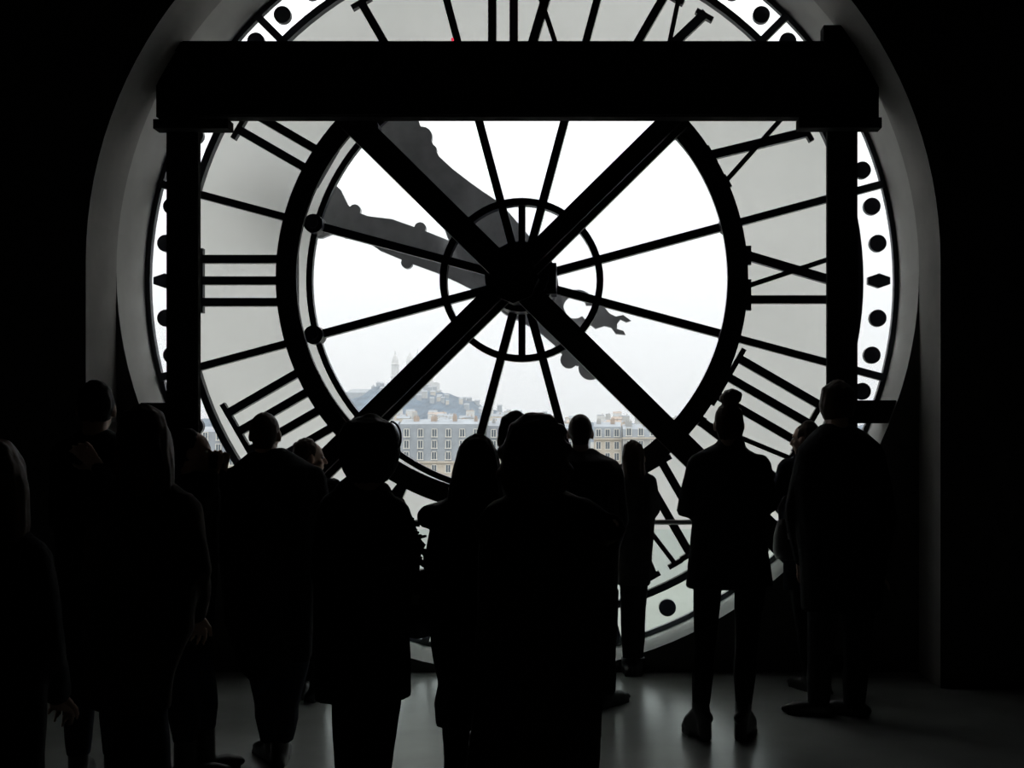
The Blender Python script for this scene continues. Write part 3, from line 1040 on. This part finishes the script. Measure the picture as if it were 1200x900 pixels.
# things they carry
def bag(label, d, x0, x1, y0, y1, depth, dy, strap_top, material, cat='handbag'):
    a, b = W(x0, y1, d), W(x1, y0, d)
    r = empty('handbag', ((a.x + b.x) / 2, d + dy, a.z), label, cat)
    mb = MB()
    cx = (a.x + b.x) / 2
    hw, hz = (b.x - a.x) / 2, b.z - a.z
    c = Vector((cx, d + dy, a.z))
    mb.tube([c + Vector((0, 0, hz * t)) for t in (0.06, .25, .6, .9, 1)], [(hw * q, depth * q2) for q, q2 in ((.8, .8), (1, 1), (.95, .9), (.75, .5), (.6, .3))], n=18, round_caps=False)
    remesh(mb, 'bag_body', material, r, 0.01, 4, .006)
    t = W(strap_top[0], strap_top[1], d); t.y = d + dy
    top = c + Vector((0, 0, hz))
    for q in (-1, 1):
        mb = MB()
        e = top + Vector((hw * .5 * q, 0, -.02))
        mb.tube([e, e.lerp(t, .5) + Vector((hw * .25 * q, 0, .01)), t], [(.009, .005)] * 3, n=8)
        mb.build('strap', material, r, smooth=True)
    mb = MB(); mb.box((cx - .012, d + dy - depth * .98, a.z + hz * .55), (cx + .012, d + dy - depth * .6, a.z + hz * .68))
    mb.build('clasp', 'steel', r)
    return r


bag('dark soft handbag hanging from the forearm of the woman in the short coat', 3.9, 462, 499, 675, 763, .09, .20, (478, 640), 'leather')
bag('rounded dark shoulder bag on the arm of the sideways-looking woman', 6.5, 902, 934, 606, 655, .09, -.12, (916, 580), 'leather')
# compact camera
c_ = W(252, 541, 4.85)
cr = empty('compact_camera', (c_.x, 4.890, c_.z - .03), 'small black camera held up before a face', 'camera')
mb = MB(); mb.box((c_.x - .016, 4.820, c_.z - .031), (c_.x + .014, 4.930, c_.z + .031)); mb.box((c_.x - .01, 4.830, c_.z + .031), (c_.x + .008, 4.855, c_.z + .037))
mb.build('camera_body', 'plastic', cr)
mb = MB(); mb.tube([(c_.x + .012, 4.880, c_.z), (c_.x + .022, 4.880, c_.z)], [.024, .021], side=(0, 1, 0), n=18)
mb.build('lens_barrel', 'plastic', cr)
settle()

# ------------------------------------------------------------ the city beyond the glass
ZG = -23.0
m = MB(); m.box((-2600, 30, ZG - 2), (2600, 5200, ZG)); struct('ground', m, 'ground', 'distant city ground')


def window_mesh(w_, h_):
    mb = MB()
    mb.box((-w_ / 2, -.12, 0), (-w_ / 2 + .22, .1, h_)); mb.box((w_ / 2 - .22, -.12, 0), (w_ / 2, .1, h_))
    mb.box((-w_ / 2, -.12, h_ - .22), (w_ / 2, .1, h_)); mb.box((-w_ / 2 - .15, -.25, -.2), (w_ / 2 + .15, .1, .05))
    mb.box((-.07, -.06, 0), (.07, .1, h_))
    pn = MB()
    pn.box((-w_ / 2 + .2, -.02, .03), (w_ / 2 - .2, .05, h_ - .2))
    return mb.mesh('facade_window', 'winframe'), pn.mesh('pane', 'pane')


WIN, PANE = window_mesh(1.8, 2.5)


def block(label, d, px0, px1, py_top, wall, roof, floors_roof, step, cols, py_cornice, depth=14, chim=4, rows_below=3):
    """mansard-roofed town house: stone front up to the cornice, steep roof with dormer windows above it"""
    a, b = W(px0, py_cornice, d), W(px1, py_top, d)
    r = empty('town_house', ((a.x + b.x) / 2, d, ZG), label, 'building', 'town houses facing the dial')
    mb = MB(); mb.box((a.x, d, ZG), (b.x, d + depth, a.z)); mb.build('wall', wall, r)
    mb = MB(); mb.box((a.x - .2, d - .5, a.z - .4), (b.x + .2, d + .2, a.z + .15)); mb.build('cornice', 'stone', r)
    mb = MB()
    k = 1.0
    zt = b.z
    lo = [(a.x, d), (b.x, d), (b.x, d + depth), (a.x, d + depth)]
    hi = [(a.x, d + k), (b.x, d + k), (b.x, d + depth - k), (a.x, d + depth - k)]
    mb.v = [Vector((x, y, a.z)) for x, y in lo] + [Vector((x, y, zt)) for x, y in hi] + [Vector((a.x, d + depth / 2, zt + 1.6)), Vector((b.x, d + depth / 2, zt + 1.6))]
    for q in ((0, 1, 5, 4), (1, 2, 6, 5), (2, 3, 7, 6), (3, 0, 4, 7), (4, 5, 9, 8), (6, 7, 8, 9), (5, 6, 9), (7, 4, 8), (3, 2, 1, 0)):
        mb.face(list(q))
    rf = mb.build('roof', roof, r)
    rng = random.Random(int(px0))
    for i in range(chim):
        x = a.x + (b.x - a.x) * (i + .3 + .4 * rng.random()) / chim
        h = rng.uniform(1.2, 2.6)
        wd = rng.uniform(.8, 2.2)
        mb = MB(); mb.box((x - wd / 2, d + depth * .3, zt - .5), (x + wd / 2, d + depth * .42, zt + h + .6))
        for q in range(3):
            mb.tube([(x - wd * .3 + q * wd * .3, d + depth * .36, zt + h + .5), (x - wd * .3 + q * wd * .3, d + depth * .36, zt + h + 1.2)], [.16, .13], n=8)
        mb.build('chimney', 'brick' if rng.random() < .5 else 'stoneg', rf)
    n = 0
    for f in range(-rows_below, floors_roof):
        for c in range(cols):
            x = a.x + (b.x - a.x) * (c + .5) / cols
            z = a.z + .7 + f * step if f >= 0 else a.z + f * (step + .1) + .3
            o = bpy.data.objects.new('facade_window', WIN)
            C.objects.link(o)
            o.parent = r
            y = d - .02 + (max(0, f) * step / max(1, zt - a.z) * k if f >= 0 else 0) - (.1 if f >= 0 else 0)
            o.location = Vector((x, y, z)) - r.location
            g_ = bpy.data.objects.new('pane', PANE)
            C.objects.link(g_)
            g_.parent = o
    return r


block('grey slate-roofed town house with four rows of windows left of the hub', 333, 468, 566, 497, 'stone', 'slate', 3, 3.55, 6, 541)
block('slate-roofed house with cream lower floors further left along the street', 336, 372, 464, 499, 'stone', 'slate', 3, 3.5, 6, 541)
block('cream house behind the standing visitors at the middle of the street', 338, 570, 655, 499, 'stone', 'zinc', 2, 3.6, 5, 528)
block('cream and slate house seen below the right brace', 350, 696, 728, 500, 'stone', 'slate', 1, 3.6, 3, 514, chim=2)
block('pale grey house with a tan chimney wall at the foot of the right brace', 346, 730, 800, 503, 'stoneg', 'slate', 1, 3.6, 5, 513)
block('long cream house at the left end of the street', 330, 200, 360, 506, 'stone', 'zinc', 2, 3.6, 10, 532)
block('low cream house at the right end of the street', 345, 804, 960, 508, 'stone', 'zinc', 2, 3.6, 9, 534)
block('pale house between two cream houses near the bald visitor', 352, 659, 692, 502, 'white', 'zinc', 2, 3.6, 2, 528, chim=2)


def house(d, px, wpx, py_top, rng):
    w_ = wpx * d / F
    t = W(px, py_top, d)
    wall = rng.choice(['white', 'stone', 'white', 'stoneg'])
    roof = rng.choice(['zinc', 'slate', 'zinc', 'brick'])
    gable = rng.random() < .5
    size = 'narrow' if wpx < 8 else ('wide' if wpx > 12 else 'small')
    lab = '%s %s house with %s %s roof among hazy rooftops %s' % (size, {'white': 'white', 'stone': 'cream', 'stoneg': 'grey'}[wall],
        {'zinc': 'pale zinc', 'slate': 'blue slate', 'brick': 'brown tiled'}[roof], 'ridged' if gable else 'flat-topped mansard',
        'below the hill' if px < 600 else 'right of the hill')
    r = empty('distant_house', (t.x, d, ZG), lab, 'building', lab)
    dep = w_ * .8
    hb = t.z - w_ * .12
    mb = MB(); mb.box((t.x - w_ / 2, d, ZG), (t.x + w_ / 2, d + dep, hb)); mb.build('wall', wall, r)
    mb = MB()
    x0, x1, y0, y1 = t.x - w_ * .52, t.x + w_ * .52, d - .3, d + dep + .3
    if gable:
        mb.v = [Vector(p) for p in ((x0, y0, hb), (x1, y0, hb), (x1, y1, hb), (x0, y1, hb), (x0, (y0 + y1) / 2, t.z + w_ * .1), (x1, (y0 + y1) / 2, t.z + w_ * .1))]
        for q in ((0, 1, 5, 4), (2, 3, 4, 5), (1, 2, 5), (3, 0, 4), (3, 2, 1, 0)): mb.face(list(q))
    else:
        e = w_ * .1
        mb.v = [Vector(p) for p in ((x0, y0, hb), (x1, y0, hb), (x1, y1, hb), (x0, y1, hb), (x0 + e, y0 + e, t.z), (x1 - e, y0 + e, t.z), (x1 - e, y1 - e, t.z), (x0 + e, y1 - e, t.z))]
        for q in ((0, 1, 5, 4), (1, 2, 6, 5), (2, 3, 7, 6), (3, 0, 4, 7), (4, 5, 6, 7), (3, 2, 1, 0)): mb.face(list(q))
    mb.build('roof', roof, r)
    mb = MB(); mb.box((t.x + w_ * .2, d + dep * .4, hb), (t.x + w_ * .27, d + dep * .6, t.z + w_ * .2)); mb.build('chimney', 'brick', r)


rng = random.Random(5)
for i in range(110):
    d = 480 + 1500 * (i / 110) ** 1.2
    px = rng.uniform(400, 800)
    lift = 0
    if 400 < px < 600: lift = 5
    house(d, px, rng.uniform(9, 20) * (700 / d) ** .6, 500 - 13 * (i / 110) - rng.uniform(0, 6) - lift * (i / 110), rng)

# the hill
prof = [(150, 497), (330, 490), (380, 482), (404, 474), (425, 472), (445, 466), (462, 455), (485, 452), (505, 458), (530, 464), (556, 472), (580, 482), (605, 488), (650, 494), (720, 498), (900, 500), (1100, 500)]


def hill_z(px, d):
    for (a, za), (b, zb) in zip(prof, prof[1:]):
        if a <= px <= b:
            t = (px - a) / (b - a)
            t = t * t * (3 - 2 * t)
            return CZ + (PY - (za + (zb - za) * t)) * d / F
    return ZG


DH = 3000.0


def terrain(x, y):
    t = (y - 2300) / 1500
    bell = math.sin(PI * min(1, t * 1.07) ** .8) ** 1.3 if 0 < t < 1 / 1.07 else 0
    zz = ZG + (hill_z(PX + (x - CX) * F / DH, DH) - ZG) * bell
    return zz + bell * (7 * noise.noise(Vector((x * .02, y * .012, 0))) + 8 * noise.noise(Vector((x * .06, y * .04, 5))))


mb = MB()
NX, NY = 300, 60
for j in range(NY + 1):
    y = 2300 + 1500 * j / NY
    for i in range(NX + 1):
        x = CX + (150 + 950 * i / NX - PX) * DH / F
        mb.v.append(Vector((x, y, terrain(x, y))))
for j in range(NY):
    for i in range(NX):
        a = j * (NX + 1) + i
        mb.face([a, a + 1, a + NX + 2, a + NX + 1])
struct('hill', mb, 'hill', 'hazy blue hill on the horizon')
taken = []
for i in range(90):
    px = rng.uniform(442, 612)
    d = rng.uniform(2600, 2900)
    w_ = rng.uniform(3, 6.5) * d / F
    t = W(px, 480, d)
    t.z = terrain(t.x, d) + rng.uniform(6, 16)
    if any(abs(t.x - a_) < (w_ + b_) * .62 and abs(d - c_) < (w_ + b_) for a_, b_, c_ in taken) or len(taken) > 44:
        continue
    taken.append((t.x, w_, d))
    mb = MB()
    mb.box((t.x - w_ / 2, d, ZG), (t.x + w_ / 2, d + w_, t.z))
    mb.v += [Vector((t.x - w_ * .55, d - 1, t.z)), Vector((t.x + w_ * .55, d - 1, t.z)), Vector((t.x + w_ * .55, d + w_, t.z)), Vector((t.x - w_ * .55, d + w_, t.z)), Vector((t.x - w_ * .55, d + w_ / 2, t.z + w_ * .3)), Vector((t.x + w_ * .55, d + w_ / 2, t.z + w_ * .3))]
    for q in ((8, 9, 13, 12), (10, 11, 12, 13), (9, 10, 13), (11, 8, 12), (11, 10, 9, 8)):
        mb.face(list(q), 1)
    wl = rng.choice(['stoneg', 'slate', 'slate', 'zinc', 'stone'])
    lab = 'tiny %s house on the %s slope of the hazy hill' % ({'white': 'white', 'stone': 'cream', 'stoneg': 'grey', 'slate': 'blue-grey', 'zinc': 'pale blue'}[wl], 'upper' if d > 2760 else 'lower')
    tag(mb.build('hillside_house', [wl, 'zinc'], None, loc=(t.x, d, ZG)), lab, 'building', lab)

# white basilica on top
d = 2960
bs = empty('basilica', (W(482, 0, d).x, d, 90), 'white domed basilica with a tall bell tower on the hilltop', 'church')


def lathe(name, px, prof_, material):
    mb = MB()
    c = W(px, 0, d)
    zs = [W(0, py, d).z for py, r in prof_]
    mb.tube([(c.x, d + 20, z) for z in zs], [r * d / F for py, r in prof_], n=16)
    mb.build(name, material, bs, smooth=False)


lathe('bell_tower', 461.5, [(470, 5.2), (442, 5), (441, 5.4), (439, 4.6), (428, 4.4), (427, 5), (425, 4), (421, 3.6), (417, 2.2), (415, .8), (410, .3)], 'white')
lathe('main_dome', 488, [(475, 12), (446, 12), (444, 10), (438, 10), (434, 9.6), (428, 8), (423, 5), (420, 2.6), (416, 2.2), (413, .8), (408, .3)], 'white')
for px, t_ in ((474, 436), (502, 436), (479, 413)):
    lathe('small_dome', px, [(475, 4.5), (t_ + 12, 4.2), (t_ + 10, 4.6), (t_ + 5, 3.4), (t_ + 2, 1.4), (t_, .4)], 'white')
mb = MB(); a, b = W(466, 475, d), W(512, 448, d); mb.box((a.x, d, a.z), (b.x, d + 60, b.z)); mb.build('nave', 'white', bs)
# long dark hall left of it
d2 = 2900
a, b = W(404, 474, d2), W(441, 460, d2)
hl = empty('hilltop_hall', ((a.x + b.x) / 2, d2, a.z), 'long dark hall with a small turret on the left shoulder of the hill', 'building')
mb = MB(); mb.box((a.x, d2, a.z - 20), (b.x, d2 + 30, b.z)); mb.build('wall', 'slate', hl)
mb = MB()
mb.v = [Vector(p) for p in ((a.x, d2, b.z), (b.x, d2, b.z), (b.x, d2 + 30, b.z), (a.x, d2 + 30, b.z), (a.x + 18, d2 + 15, b.z + 10), (b.x - 4, d2 + 15, b.z + 10))]
for q in ((0, 1, 5, 4), (2, 3, 4, 5), (1, 2, 5), (3, 0, 4), (3, 2, 1, 0)): mb.face(list(q))
mb.build('roof', 'slate', hl)
mb = MB(); q = W(437, 453, d2); mb.tube([(q.x, d2 + 8, b.z - 5), (q.x, d2 + 8, q.z), (q.x, d2 + 8, q.z + 6)], [6, 6, .6], n=10); mb.build('turret', 'slate', hl)

# damp air over the city
mb = MB(); mb.box((-2500, 60, ZG - 1), (2500, 5000, 420))
hz = bpy.data.materials.new('damp_air'); hz.use_nodes = True
n = hz.node_tree; n.nodes.clear()
o_ = n.nodes.new('ShaderNodeOutputMaterial'); v_ = n.nodes.new('ShaderNodeVolumeScatter')
v_.inputs['Color'].default_value = (0.86, 0.93, 1.0, 1)
v_.inputs['Density'].default_value = 1.6e-4
n.links.new(v_.outputs[0], o_.inputs['Volume'])
M['haze'] = hz
tag(mb.build('haze', 'haze'), 'pale grey haze over the far city', 'haze', kind='stuff')
